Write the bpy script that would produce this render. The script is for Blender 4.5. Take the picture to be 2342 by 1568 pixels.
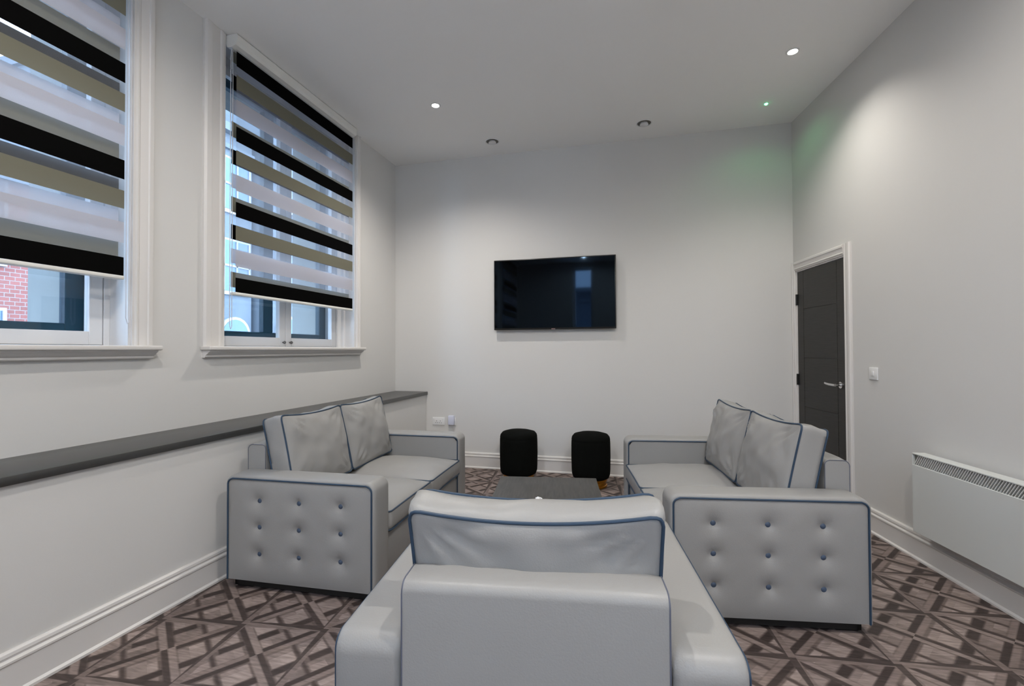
import bpy, bmesh, math, random
from mathutils import Vector, Matrix, noise

# ---------------------------------------------------------------- clean
for o in list(bpy.data.objects):
    bpy.data.objects.remove(o, do_unlink=True)
SC = bpy.context.scene
COL = SC.collection
PI = math.pi
R = math.radians

# ---------------------------------------------------------------- camera
F_PX, YAW, PITCH, ROLL, CAM_H = 1060.0, 0.2448, 0.0151, 0.0038, 1.29
cam_d = bpy.data.cameras.new('camera')
cam = bpy.data.objects.new('camera', cam_d)
COL.objects.link(cam)
cam_d.sensor_fit = 'HORIZONTAL'
cam_d.sensor_width = 36.0
cam_d.lens = 36.0 * F_PX / 2342.0
cam_d.clip_start = 0.02
cam_d.clip_end = 200
fwd = Vector((-math.sin(YAW) * math.cos(PITCH), math.cos(YAW) * math.cos(PITCH), math.sin(PITCH)))
rt0 = Vector((math.cos(YAW), math.sin(YAW), 0))
up0 = rt0.cross(fwd)
rt = rt0 * math.cos(ROLL) - up0 * math.sin(ROLL)
up = rt0 * math.sin(ROLL) + up0 * math.cos(ROLL)
cam.matrix_world = Matrix(((rt.x, up.x, -fwd.x, 0), (rt.y, up.y, -fwd.y, 0), (rt.z, up.z, -fwd.z, CAM_H), (0, 0, 0, 1)))
SC.camera = cam

# ---------------------------------------------------------------- view and world
SC.view_settings.view_transform = 'Standard'
SC.view_settings.look = 'None'
SC.view_settings.gamma = 1.0
SC.view_settings.use_curve_mapping = False
SC.view_settings.exposure = 0.88
try:
    SC.cycles.max_bounces = 12
    SC.cycles.transparent_max_bounces = 24
    SC.cycles.diffuse_bounces = 6
    SC.cycles.sample_clamp_indirect = 4.0
    SC.cycles.caustics_reflective = False
    SC.cycles.caustics_refractive = False
except Exception:
    pass
W = bpy.data.worlds.new('overcast_sky')
SC.world = W
W.use_nodes = True
nt = W.node_tree
nt.nodes.clear()
wo = nt.nodes.new('ShaderNodeOutputWorld')
bg = nt.nodes.new('ShaderNodeBackground')
tc = nt.nodes.new('ShaderNodeTexCoord')
sep = nt.nodes.new('ShaderNodeSeparateXYZ')
rmp = nt.nodes.new('ShaderNodeValToRGB')
rmp.color_ramp.elements[0].position = 0.0
rmp.color_ramp.elements[0].color = (0.64, 0.76, 1.0, 1)
rmp.color_ramp.elements[1].position = 0.8
rmp.color_ramp.elements[1].color = (0.56, 0.71, 1.0, 1)
nt.links.new(tc.outputs['Generated'], sep.inputs[0])
nt.links.new(sep.outputs['Z'], rmp.inputs[0])
nt.links.new(rmp.outputs[0], bg.inputs[0])
nt.links.new(bg.outputs[0], wo.inputs[0])
bg.inputs[1].default_value = 5.8

LAMP_W = 80.0          # ceiling downlights near the television
LAMP_W_REAR = 88.0    # unseen ones added above and behind the camera to lift the room light

# ---------------------------------------------------------------- room numbers (metres)
A_L, B_R, D_B, H = 2.6047, 1.5184, 4.8696, 3.434
LA, RA = 0.014, -0.138
LO = 0.4071            # depth of the boxed-out lower wall under the ledge
Y_REAR = -1.8
LEDGE = 0.825

# ---------------------------------------------------------------- materials
MATS = {}


def _nodes(name):
    m = bpy.data.materials.new(name)
    m.use_nodes = True
    t = m.node_tree
    b = t.nodes['Principled BSDF']
    MATS[name] = m
    return m, t, b


def mat(name, col, rough=0.5, metal=0.0, spec=0.5, bump=0.0, bscale=60, var=0.0, vscale=8, sheen=0.0, coat=0.0, ior=1.45):
    m, t, b = _nodes(name)
    b.inputs['Base Color'].default_value = (*col, 1)
    b.inputs['Roughness'].default_value = rough
    b.inputs['Metallic'].default_value = metal
    b.inputs['Specular IOR Level'].default_value = spec
    b.inputs['IOR'].default_value = ior
    b.inputs['Sheen Weight'].default_value = sheen
    b.inputs['Coat Weight'].default_value = coat
    tcn = t.nodes.new('ShaderNodeTexCoord')
    if var:
        n = t.nodes.new('ShaderNodeTexNoise')
        n.inputs['Scale'].default_value = vscale
        n.inputs['Detail'].default_value = 4
        t.links.new(tcn.outputs['Object'], n.inputs['Vector'])
        mp = t.nodes.new('ShaderNodeMapRange')
        mp.inputs['To Min'].default_value = 1 - var
        mp.inputs['To Max'].default_value = 1 + var
        t.links.new(n.outputs['Fac'], mp.inputs['Value'])
        mx = t.nodes.new('ShaderNodeVectorMath')
        mx.operation = 'SCALE'
        mx.inputs[0].default_value = col
        t.links.new(mp.outputs[0], mx.inputs['Scale'])
        t.links.new(mx.outputs[0], b.inputs['Base Color'])
    if bump:
        n2 = t.nodes.new('ShaderNodeTexNoise')
        n2.inputs['Scale'].default_value = bscale
        n2.inputs['Detail'].default_value = 3
        t.links.new(tcn.outputs['Object'], n2.inputs['Vector'])
        bp = t.nodes.new('ShaderNodeBump')
        bp.inputs['Strength'].default_value = bump
        bp.inputs['Distance'].default_value = 0.002
        t.links.new(n2.outputs['Fac'], bp.inputs['Height'])
        t.links.new(bp.outputs[0], b.inputs['Normal'])
    return m


mat('wall_paint', (0.630, 0.622, 0.606), 0.85, bump=0.08, bscale=180, spec=0.2)
mat('ceiling_paint', (0.88, 0.875, 0.865), 0.9, bump=0.05, bscale=200, spec=0.15)
mat('trim_gloss', (0.665, 0.645, 0.625), 0.38, spec=0.4)
mat('frame_white', (0.64, 0.64, 0.645), 0.35, spec=0.4)
mat('ledge_black', (0.026, 0.026, 0.025), 0.36, spec=0.9, var=0.25, vscale=90, ior=1.6)
mat('leather', (0.298, 0.294, 0.287), 0.40, spec=0.42, bump=0.22, bscale=240, var=0.03, vscale=5)
mat('piping_blue', (0.024, 0.050, 0.090), 0.45)
mat('seam_slate', (0.11, 0.12, 0.16), 0.5)
mat('button_blue', (0.055, 0.08, 0.13), 0.45)
mat('foot_black', (0.006, 0.006, 0.006), 0.6)
mat('gap_dark', (0.02, 0.02, 0.02), 0.9)
mat('velvet_black', (0.0045, 0.005, 0.0045), 1.0, spec=0.08, var=0.3, vscale=40)
mat('gold', (0.55, 0.25, 0.03), 0.3, metal=1.0)
mat('chrome', (0.75, 0.75, 0.75), 0.18, metal=1.0)
mat('tv_plastic', (0.008, 0.008, 0.008), 0.3)
mat('tv_screen', (0.001, 0.001, 0.0012), 0.04, spec=0.5, ior=1.34)
MATS['tv_screen'].node_tree.nodes['Principled BSDF'].inputs['Specular Tint'].default_value = (0.42, 0.68, 1.0, 1)
mat('tv_badge', (0.25, 0.16, 0.17), 0.4)
mat('heater_white', (0.62, 0.635, 0.62), 0.42)
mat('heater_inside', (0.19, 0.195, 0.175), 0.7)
mat('plastic_white', (0.74, 0.74, 0.74), 0.35)
mat('plastic_cool', (0.62, 0.64, 0.76), 0.35)
mat('plastic_grey', (0.15, 0.145, 0.13), 0.6)
mat('blind_metal', (0.74, 0.735, 0.70), 0.4)
mat('cord_white', (0.55, 0.56, 0.60), 0.6)
mat('outer_frame', (0.012, 0.05, 0.075), 0.45)
mat('stone', (0.29, 0.295, 0.28), 0.9, var=0.12, vscale=4, bump=0.2)
mat('stone_pale', (0.13, 0.145, 0.165), 0.9, var=0.15, vscale=1.5)
mat('slate', (0.12, 0.14, 0.17), 0.8)
mat('asphalt', (0.12, 0.13, 0.14), 0.95, var=0.2)
mat('sash_white', (0.36, 0.36, 0.37), 0.5)
mat('far_glass', (0.10, 0.16, 0.24), 0.12)
mat('knob_grey', (0.12, 0.12, 0.12), 0.35, metal=0.6)
mat('tissue', (0.82, 0.82, 0.84), 0.8)


def wood_mat(name, c1, c2, scale=(1, 14, 14), rough=0.5):
    m, t, b = _nodes(name)
    tcn = t.nodes.new('ShaderNodeTexCoord')
    mp = t.nodes.new('ShaderNodeMapping')
    mp.inputs['Scale'].default_value = scale
    n = t.nodes.new('ShaderNodeTexNoise')
    n.inputs['Scale'].default_value = 5
    n.inputs['Detail'].default_value = 8
    r = t.nodes.new('ShaderNodeValToRGB')
    r.color_ramp.elements[0].color = (*c1, 1)
    r.color_ramp.elements[0].position = 0.35
    r.color_ramp.elements[1].color = (*c2, 1)
    r.color_ramp.elements[1].position = 0.65
    t.links.new(tcn.outputs['Object'], mp.inputs[0])
    t.links.new(mp.outputs[0], n.inputs['Vector'])
    t.links.new(n.outputs['Fac'], r.inputs[0])
    t.links.new(r.outputs[0], b.inputs['Base Color'])
    b.inputs['Roughness'].default_value = rough
    return m


wood_mat('door_wood', (0.008, 0.0072, 0.0062), (0.018, 0.016, 0.014), (3, 1.2, 26), 0.42)
wood_mat('table_wood', (0.035, 0.034, 0.032), (0.062, 0.060, 0.056), (16, 1.5, 16), 0.5)


def brick_mat():
    m, t, b = _nodes('brick')
    tcn = t.nodes.new('ShaderNodeTexCoord')
    sx = t.nodes.new('ShaderNodeSeparateXYZ')
    mp = t.nodes.new('ShaderNodeCombineXYZ')
    br = t.nodes.new('ShaderNodeTexBrick')
    br.inputs['Color1'].default_value = (0.26, 0.085, 0.07, 1)
    br.inputs['Color2'].default_value = (0.20, 0.070, 0.058, 1)
    br.inputs['Mortar'].default_value = (0.24, 0.20, 0.195, 1)
    br.inputs['Scale'].default_value = 3
    t.links.new(tcn.outputs['Object'], sx.inputs[0])
    t.links.new(sx.outputs['Y'], mp.inputs[0])
    t.links.new(sx.outputs['Z'], mp.inputs[1])
    t.links.new(mp.outputs[0], br.inputs['Vector'])
    t.links.new(br.outputs['Color'], b.inputs['Base Color'])
    b.inputs['Roughness'].default_value = 0.9


brick_mat()


def glass_mat():
    m, t, b = _nodes('window_glass')
    t.nodes.remove(b)
    out = t.nodes['Material Output']
    tr = t.nodes.new('ShaderNodeBsdfTransparent')
    tr.inputs[0].default_value = (0.93, 0.97, 0.98, 1)
    gl = t.nodes.new('ShaderNodeBsdfGlossy')
    gl.inputs['Roughness'].default_value = 0.02
    lw = t.nodes.new('ShaderNodeLayerWeight')
    lw.inputs['Blend'].default_value = 0.5
    pw = t.nodes.new('ShaderNodeMath')
    pw.operation = 'POWER'
    pw.inputs[1].default_value = 5
    t.links.new(lw.outputs['Facing'], pw.inputs[0])
    fr = t.nodes.new('ShaderNodeMapRange')
    fr.inputs['To Min'].default_value = 0.03
    fr.inputs['To Max'].default_value = 1.0
    t.links.new(pw.outputs[0], fr.inputs['Value'])
    mx = t.nodes.new('ShaderNodeMixShader')
    t.links.new(fr.outputs[0], mx.inputs[0])
    t.links.new(tr.outputs[0], mx.inputs[1])
    t.links.new(gl.outputs[0], mx.inputs[2])
    t.links.new(mx.outputs[0], out.inputs[0])


glass_mat()


def fabric_mat(name, col, transp=0.0, transl=0.3, tcol=(1, 1, 1)):
    m, t, b = _nodes(name)
    t.nodes.remove(b)
    out = t.nodes['Material Output']
    df = t.nodes.new('ShaderNodeBsdfDiffuse')
    df.inputs[0].default_value = (*col, 1)
    tl = t.nodes.new('ShaderNodeBsdfTranslucent')
    tl.inputs[0].default_value = (*col, 1)
    m1 = t.nodes.new('ShaderNodeMixShader')
    m1.inputs[0].default_value = transl
    t.links.new(df.outputs[0], m1.inputs[1])
    t.links.new(tl.outputs[0], m1.inputs[2])
    last = m1
    # fine woven threads
    tcn = t.nodes.new('ShaderNodeTexCoord')
    wv = t.nodes.new('ShaderNodeTexNoise')
    wv.inputs['Scale'].default_value = 300
    t.links.new(tcn.outputs['Object'], wv.inputs['Vector'])
    mul = t.nodes.new('ShaderNodeMapRange')
    mul.inputs['To Min'].default_value = max(0, transp - 0.04)
    mul.inputs['To Max'].default_value = min(1, transp + 0.04)
    t.links.new(wv.outputs['Fac'], mul.inputs['Value'])
    if transp > 0:
        tr = t.nodes.new('ShaderNodeBsdfTransparent')
        tr.inputs[0].default_value = (*tcol, 1)
        m2 = t.nodes.new('ShaderNodeMixShader')
        t.links.new(mul.outputs[0], m2.inputs[0])
        t.links.new(m1.outputs[0], m2.inputs[1])
        t.links.new(tr.outputs[0], m2.inputs[2])
        last = m2
    t.links.new(last.outputs[0], out.inputs[0])
    return m


fabric_mat('blind_black', (0.004, 0.004, 0.004), 0.0, 0.0)
fabric_mat('blind_olive', (0.175, 0.170, 0.130), 0.0, 0.10)
fabric_mat('blind_white', (0.56, 0.545, 0.575), 0.08, 0.40)
fabric_mat('blind_sheer', (0.62, 0.66, 0.72), 0.73, 0.6)


def emis_mat(name, col, strength):
    m, t, b = _nodes(name)
    b.inputs['Base Color'].default_value = (0.5, 0.5, 0.5, 1)
    b.inputs['Emission Color'].default_value = (*col, 1)
    b.inputs['Emission Strength'].default_value = strength


emis_mat('lamp_glow', (1.0, 0.96, 0.90), 25.0)
emis_mat('led_green', (0.08, 1.0, 0.30), 6.0)


# ---- the patterned floor: star-and-basket parquet print
def floor_mat():
    m, t, b = _nodes('parquet_print')
    N = t.nodes.new
    L = t.links.new

    def mth(op, a, c=None, d=None):
        n = N('ShaderNodeMath')
        n.operation = op
        for i, v in enumerate((a, c, d)):
            if v is None:
                continue
            if isinstance(v, (int, float)):
                n.inputs[i].default_value = v
            else:
                L(v, n.inputs[i])
        return n.outputs[0]

    def mix(fac, c1, c2):
        n = N('ShaderNodeMix')
        n.data_type = 'RGBA'
        L(fac, n.inputs[0])
        for i, c in ((6, c1), (7, c2)):
            if isinstance(c, tuple):
                n.inputs[i].default_value = (*c, 1)
            else:
                L(c, n.inputs[i])
        return n.outputs[2]

    tcn = N('ShaderNodeTexCoord')
    mp = N('ShaderNodeMapping')
    mp.vector_type = 'TEXTURE'
    S = 0.409
    mp.inputs['Location'].default_value = (-2.177 + S * 0.0, 1.78, 0)
    mp.inputs['Rotation'].default_value = (0, 0, R(8.1))
    mp.inputs['Scale'].default_value = (S, S, 1)
    L(tcn.outputs['Object'], mp.inputs[0])
    sp = N('ShaderNodeSeparateXYZ')
    L(mp.outputs[0], sp.inputs[0])
    x, y = sp.outputs[0], sp.outputs[1]
    p = mth('ADD', x, y)            # p,q lines at integers pass through every node
    q = mth('SUBTRACT', x, y)
    fp = mth('SUBTRACT', mth('FRACT', mth('ADD', p, 0.5)), 0.5)   # -.5..+.5 distance from a p line
    fq = mth('SUBTRACT', mth('FRACT', mth('ADD', q, 0.5)), 0.5)
    fx = mth('SUBTRACT', mth('FRACT', mth('ADD', x, 0.5)), 0.5)
    fy = mth('SUBTRACT', mth('FRACT', mth('ADD', y, 0.5)), 0.5)
    # wood grain
    gr = N('ShaderNodeTexNoise')
    gm = N('ShaderNodeMapping')
    gm.inputs['Scale'].default_value = (14, 90, 1)
    gm.inputs['Rotation'].default_value = (0, 0, R(-37))
    L(tcn.outputs['Object'], gm.inputs[0])
    L(gm.outputs[0], gr.inputs['Vector'])
    gr.inputs['Scale'].default_value = 1.0
    gr.inputs['Detail'].default_value = 5
    gr2 = N('ShaderNodeTexNoise')
    gr2.inputs['Scale'].default_value = 5.0
    L(tcn.outputs['Object'], gr2.inputs['Vector'])
    # plank ids -> random tone
    wn = N('ShaderNodeTexWhiteNoise')
    wn.noise_dimensions = '3D'
    cmb = N('ShaderNodeCombineXYZ')
    L(mth('FLOOR', mth('MULTIPLY', p, 4)), cmb.inputs[0])
    L(mth('FLOOR', mth('MULTIPLY', q, 4)), cmb.inputs[1])
    L(mth('FLOOR', mth('ADD', x, y)), cmb.inputs[2])
    L(cmb.outputs[0], wn.inputs['Vector'])

    def inside(v, lo, hi, soft=0.012):
        a = N('ShaderNodeMapRange')
        a.inputs['From Min'].default_value = lo - soft
        a.inputs['From Max'].default_value = lo + soft
        L(v, a.inputs['Value'])
        c = N('ShaderNodeMapRange')
        c.inputs['From Min'].default_value = hi - soft
        c.inputs['From Max'].default_value = hi + soft
        c.inputs['To Min'].default_value = 1
        c.inputs['To Max'].default_value = 0
        L(v, c.inputs['Value'])
        return mth('MULTIPLY', a.outputs[0], c.outputs[0])

    dark = (0.060, 0.043, 0.039)
    mid = (0.150, 0.113, 0.102)
    lite = (0.42, 0.335, 0.305)
    warm = (0.26, 0.200, 0.180)
    base = mix(wn.outputs[0], mid, (0.19, 0.145, 0.130))
    up_ = mth('FRACT', p)
    uq_ = mth('FRACT', q)
    par_p = mth('MODULO', mth('ADD', mth('FLOOR', p), 1000), 2)
    par_q = mth('MODULO', mth('ADD', mth('FLOOR', q), 1000), 2)
    # light blocks of the basket weave, in two rows, with dark cross bars between them
    rows = mth('MAXIMUM', inside(up_, 0.11, 0.44), inside(up_, 0.53, 0.87))
    blk1 = mth('MULTIPLY', rows, inside(uq_, 0.14, 0.49))
    blk2 = mth('MULTIPLY', rows, inside(uq_, 0.66, 0.90))
    tone = mix(wn.outputs[0], lite, (0.27, 0.212, 0.192))
    tone2 = mix(wn.outputs[0], (0.20, 0.155, 0.14), (0.36, 0.285, 0.26))
    c = mix(blk1, base, tone)
    c = mix(blk2, c, tone2)
    bar = mth('MULTIPLY', inside(uq_, 0.51, 0.645), mth('MAXIMUM', inside(up_, 0.08, 0.40), inside(up_, 0.58, 0.92)))
    c = mix(bar, c, dark)
    ln = mth('MULTIPLY', inside(up_, 0.46, 0.505), inside(uq_, 0.10, 0.92))
    c = mix(ln, c, (0.085, 0.062, 0.056))
    # paired light and dark battens on both diagonal directions, swapping sides from square to square
    sq = mth('MULTIPLY', fq, mth('SUBTRACT', mth('MULTIPLY', par_p, 2), 1))
    c = mix(inside(sq, -0.10, 0.0), c, dark)
    c = mix(inside(sq, 0.0, 0.085), c, warm)
    sp_ = mth('MULTIPLY', fp, mth('SUBTRACT', mth('MULTIPLY', par_q, 2), 1))
    c = mix(inside(sp_, -0.085, 0.0), c, (0.075, 0.055, 0.050))
    c = mix(inside(sp_, 0.0, 0.095), c, (0.30, 0.236, 0.214))
    # straight battens between the stars: a light and a dark wedge side by side
    tx = mth('FRACT', x)
    ty = mth('FRACT', y)
    split = mth('MULTIPLY', mth('SUBTRACT', 0.5, tx), 0.085)
    on_row = inside(fy, -0.052, 0.052, 0.006)
    rowc = mix(mth('GREATER_THAN', fy, split), (0.245, 0.19, 0.172), (0.078, 0.058, 0.053))
    c = mix(on_row, c, rowc)
    split2 = mth('MULTIPLY', mth('SUBTRACT', ty, 0.5), 0.07)
    on_col = inside(fx, -0.045, 0.045, 0.006)
    colc = mix(mth('GREATER_THAN', fx, split2), (0.085, 0.064, 0.058), (0.225, 0.173, 0.157))
    c = mix(on_col, c, colc)
    # grain
    g = N('ShaderNodeMapRange')
    g.inputs['From Min'].default_value = 0.3
    g.inputs['From Max'].default_value = 0.7
    g.inputs['To Min'].default_value = 0.72
    g.inputs['To Max'].default_value = 1.28
    L(gr.outputs['Fac'], g.inputs['Value'])
    g2 = N('ShaderNodeMapRange')
    g2.inputs['To Min'].default_value = 0.8
    g2.inputs['To Max'].default_value = 1.2
    L(gr2.outputs['Fac'], g2.inputs['Value'])
    vm = N('ShaderNodeVectorMath')
    vm.operation = 'SCALE'
    L(c, vm.inputs[0])
    L(mth('MULTIPLY', mth('MULTIPLY', g.outputs[0], 0.78), g2.outputs[0]), vm.inputs['Scale'])
    L(vm.outputs[0], b.inputs['Base Color'])
    b.inputs['Roughness'].default_value = 0.62
    b.inputs['Specular IOR Level'].default_value = 0.35
    bp = N('ShaderNodeBump')
    bp.inputs['Strength'].default_value = 0.15
    bp.inputs['Distance'].default_value = 0.002
    L(gr.outputs['Fac'], bp.inputs['Height'])
    L(bp.outputs[0], b.inputs['Normal'])


floor_mat()


# ---------------------------------------------------------------- mesh helpers
def finish(name, bm, m, parent=None, angle=35, loc=None, rotz=None):
    if isinstance(m, str):
        m = [m]
    bmesh.ops.recalc_face_normals(bm, faces=bm.faces)
    lim = math.radians(angle)
    for f in bm.faces:
        f.smooth = True
    for e in bm.edges:
        if len(e.link_faces) == 2:
            e.smooth = e.calc_face_angle(0) < lim
        else:
            e.smooth = False
    me = bpy.data.meshes.new(name)
    bm.to_mesh(me)
    bm.free()
    for k in m:
        me.materials.append(MATS[k])
    o = bpy.data.objects.new(name, me)
    COL.objects.link(o)
    if parent is not None:
        o.parent = parent
    if loc is not None:
        o.location = loc
    if rotz is not None:
        o.rotation_euler = (0, 0, rotz)
    return o


def box(bm, x0, x1, y0, y1, z0, z1, bev=0.0, seg=2, M=None, mi=0):
    vs = [bm.verts.new(Vector(c)) for c in ((x0, y0, z0), (x1, y0, z0), (x1, y1, z0), (x0, y1, z0),
                                            (x0, y0, z1), (x1, y0, z1), (x1, y1, z1), (x0, y1, z1))]
    fs = [bm.faces.new([vs[i] for i in f]) for f in ((0, 3, 2, 1), (4, 5, 6, 7), (0, 1, 5, 4), (1, 2, 6, 5), (2, 3, 7, 6), (3, 0, 4, 7))]
    for f in fs:
        f.material_index = mi
    geom = vs
    if bev > 0:
        es = list({e for v in vs for e in v.link_edges})
        r = bmesh.ops.bevel(bm, geom=vs + es, offset=bev, segments=seg, profile=0.5, affect='EDGES')
        geom = r['verts']
        for f in r['faces']:
            f.material_index = mi
    if M is not None:
        allv = set(geom) | {v for v in vs if v.is_valid}
        for v in allv:
            v.co = M @ v.co
    return geom


def cyl(bm, c, r, h, axis='Z', n=24, r2=None, mi=0):
    """closed cylinder / cone from c along axis"""
    r2 = r if r2 is None else r2
    ax = {'X': Vector((1, 0, 0)), 'Y': Vector((0, 1, 0)), 'Z': Vector((0, 0, 1))}[axis]
    u = Vector((0, 1, 0)) if axis == 'X' else Vector((1, 0, 0))
    v = ax.cross(u)
    c = Vector(c)
    a = [bm.verts.new(c + (u * math.cos(2 * PI * i / n) + v * math.sin(2 * PI * i / n)) * r) for i in range(n)]
    b = [bm.verts.new(c + ax * h + (u * math.cos(2 * PI * i / n) + v * math.sin(2 * PI * i / n)) * r2) for i in range(n)]
    for i in range(n):
        f = bm.faces.new((a[i], a[(i + 1) % n], b[(i + 1) % n], b[i]))
        f.material_index = mi
    for L_ in (a, b):
        f = bm.faces.new(L_)
        f.material_index = mi


def lathe(bm, prof, c=(0, 0, 0), n=40, power=2.0):
    """profile [(r,z)...] spun round z; power>2 gives a rounded-square plan"""
    rows = []
    for r, z in prof:
        row = []
        for i in range(n):
            t = 2 * PI * i / n
            cc, ss = math.cos(t), math.sin(t)
            k = 1.0 / ((abs(cc) ** power + abs(ss) ** power) ** (1.0 / power))
            row.append(bm.verts.new((c[0] + r * k * cc, c[1] + r * k * ss, c[2] + z)))
        rows.append(row)
    for a, b in zip(rows[:-1], rows[1:]):
        for i in range(n):
            bm.faces.new((a[i], a[(i + 1) % n], b[(i + 1) % n], b[i]))
    bm.faces.new(rows[0])
    bm.faces.new(rows[-1])


def tube(bm, pts, r, n=8, closed=False):
    pts = [Vector(p) for p in pts]
    N = len(pts)
    rings = []
    prev_u = None
    for i, p in enumerate(pts):
        if closed:
            t = pts[(i + 1) % N] - pts[i - 1]
        else:
            t = pts[min(i + 1, N - 1)] - pts[max(i - 1, 0)]
        t.normalize()
        if prev_u is None:
            u = t.orthogonal().normalized()
        else:
            u = prev_u - t * prev_u.dot(t)
            if u.length < 1e-5:
                u = t.orthogonal()
            u.normalize()
        prev_u = u
        v = t.cross(u)
        rings.append([bm.verts.new(p + (u * math.cos(2 * PI * k / n) + v * math.sin(2 * PI * k / n)) * r) for k in range(n)])
    last = N if closed else N - 1
    for i in range(last):
        a, b = rings[i], rings[(i + 1) % N]
        off = 0
        if closed and i == N - 1:
            best = min(range(n), key=lambda s: sum((a[k].co - b[(k + s) % n].co).length for k in range(n)))
            off = best
        for k in range(n):
            bm.faces.new((a[k], a[(k + 1) % n], b[(k + 1 + off) % n], b[(k + off) % n]))
    if not closed:
        bm.faces.new(rings[0])
        bm.faces.new(rings[-1])


def prism(bm, poly, axis, a0, a1, M=None):
    """extrude a 2-D polygon; axis 'Y': poly=(x,z); axis 'X': poly=(y,z); axis 'Z': poly=(x,y)"""
    def P(u, v, w):
        return {'Y': (u, w, v), 'X': (w, u, v), 'Z': (u, v, w)}[axis]
    A = [bm.verts.new(P(u, v, a0)) for u, v in poly]
    B = [bm.verts.new(P(u, v, a1)) for u, v in poly]
    n = len(poly)
    for i in range(n):
        bm.faces.new((A[i], A[(i + 1) % n], B[(i + 1) % n], B[i]))
    bm.faces.new(A)
    bm.faces.new(B)
    if M is not None:
        for v in A + B:
            v.co = M @ v.co


def empty(name, loc=(0, 0, 0), rotz=0.0, parent=None):
    o = bpy.data.objects.new(name, None)
    COL.objects.link(o)
    o.empty_display_size = 0.1
    o.location = loc
    o.rotation_euler = (0, 0, rotz)
    if parent is not None:
        o.parent = parent
    return o


def tag(o, label=None, cat=None, group=None, kind=None):
    if label:
        o['label'] = label
    if cat:
        o['category'] = cat
    if group:
        o['group'] = group
    if kind:
        o['kind'] = kind
    return o


def struct(o, label, cat):
    return tag(o, label, cat, kind='structure')


def kids(o):
    return [c for c in bpy.data.objects if c.parent == o]


def copy_tree(o, parent=None):
    c = o.copy()
    COL.objects.link(c)
    c.parent = parent
    for ch in kids(o):
        copy_tree(ch, c)
    return c


# frames of the two side walls: local x runs across the wall, local y along it, away from the camera
def left_at(y, off=0.0, z=0.0):
    """world point on the left (window) wall; off = distance into the room"""
    yy = y - D_B
    return Vector((-A_L + off * math.cos(LA) + yy * math.sin(LA), D_B - off * math.sin(LA) + yy * math.cos(LA), z))


def right_at(s, off=0.0, z=0.0):
    """s = distance from the back corner toward the camera, off into the room"""
    return Vector((B_R - off * math.cos(RA) - s * math.sin(RA), D_B + off * math.sin(RA) - s * math.cos(RA), z))


ROT_L, ROT_R = -LA, -RA

# ================================================================= ROOM SHELL
bm = bmesh.new()
box(bm, -3.4, 3.6, Y_REAR - 0.3, D_B + 0.3, -0.1, 0.0)
struct(finish('floor', bm, 'parquet_print'), 'vinyl floor printed with brown star and basket parquet pattern', 'floor')

bm = bmesh.new()
box(bm, -3.4, 3.6, Y_REAR - 0.3, D_B + 0.3, H, H + 0.15)
struct(finish('ceiling', bm, 'ceiling_paint'), 'plain pale grey-white painted ceiling', 'ceiling')

bm = bmesh.new()
box(bm, -3.4, 2.2, D_B, D_B + 0.3, 0, H)
struct(finish('wall_back', bm, 'wall_paint'), 'plain off-white back wall behind the television', 'wall')

# rear wall with its tall window, plus an unseen one added for daylight
RZ0, RZ1 = 1.00, 3.30
REARW = ((4, -1.30, -.82, 'tall narrow window in the rear wall'), (5, .80, 1.45, 'unseen window added in the rear wall for daylight, heater side'))
bm = bmesh.new()
for (x0, x1, z0, z1) in ((-3.4, REARW[0][1], 0, H), (REARW[0][2], REARW[1][1], 0, H), (REARW[1][2], 3.6, 0, H)):
    box(bm, x0, x1, Y_REAR - 0.3, Y_REAR, z0, z1)
for _n, x0, x1, _l in REARW:
    box(bm, x0, x1, Y_REAR - 0.3, Y_REAR, 0, RZ0)
    box(bm, x0, x1, Y_REAR - 0.3, Y_REAR, RZ1, H)
struct(finish('wall_rear', bm, 'wall_paint'), 'plain off-white wall behind the camera', 'wall')
for n_, x0_, x1_, lab_ in REARW:
    w4 = struct(empty('window_%d' % n_, ((x0_ + x1_) / 2, Y_REAR - 0.15, RZ0)), lab_, 'window')
    bm = bmesh.new()
    hw = (x1_ - x0_) / 2
    for (x0, x1, z0, z1) in ((-hw, -hw + .05, 0, RZ1 - RZ0), (hw - .05, hw, 0, RZ1 - RZ0), (-hw + .05, hw - .05, 0, .06), (-hw + .05, hw - .05, RZ1 - RZ0 - .05, RZ1 - RZ0)):
        box(bm, x0, x1, -.03, .03, z0, z1)
    finish('window_frame', bm, 'frame_white', w4)
    bm = bmesh.new()
    box(bm, -hw + .05, hw - .05, -.004, .004, .06, RZ1 - RZ0 - .05)
    finish('window_glass', bm, 'window_glass', w4)

# left wall with three window openings
WINS = [(1, 0.435, 1.955), (2, 2.5454, 4.066), (3, -1.50, -0.155)]
SILL_Z, HEAD_Z, TH = 1.300, 3.40, 0.62
bm = bmesh.new()
ys = sorted([(w[1], w[2]) for w in WINS])
edges = [Y_REAR - 0.3]
for a_, b_ in ys:
    edges += [a_, b_]
edges.append(D_B)
for i in range(0, len(edges), 2):
    box(bm, -TH, 0, edges[i] - D_B, edges[i + 1] - D_B, 0, H)
for a_, b_ in ys:
    box(bm, -TH, 0, a_ - D_B, b_ - D_B, 0, SILL_Z)
    box(bm, -TH, 0, a_ - D_B, b_ - D_B, HEAD_Z, H)
struct(finish('wall_left', bm, 'wall_paint', loc=(-A_L, D_B, 0), rotz=ROT_L), 'off-white window wall with tall recessed openings', 'wall')

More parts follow.
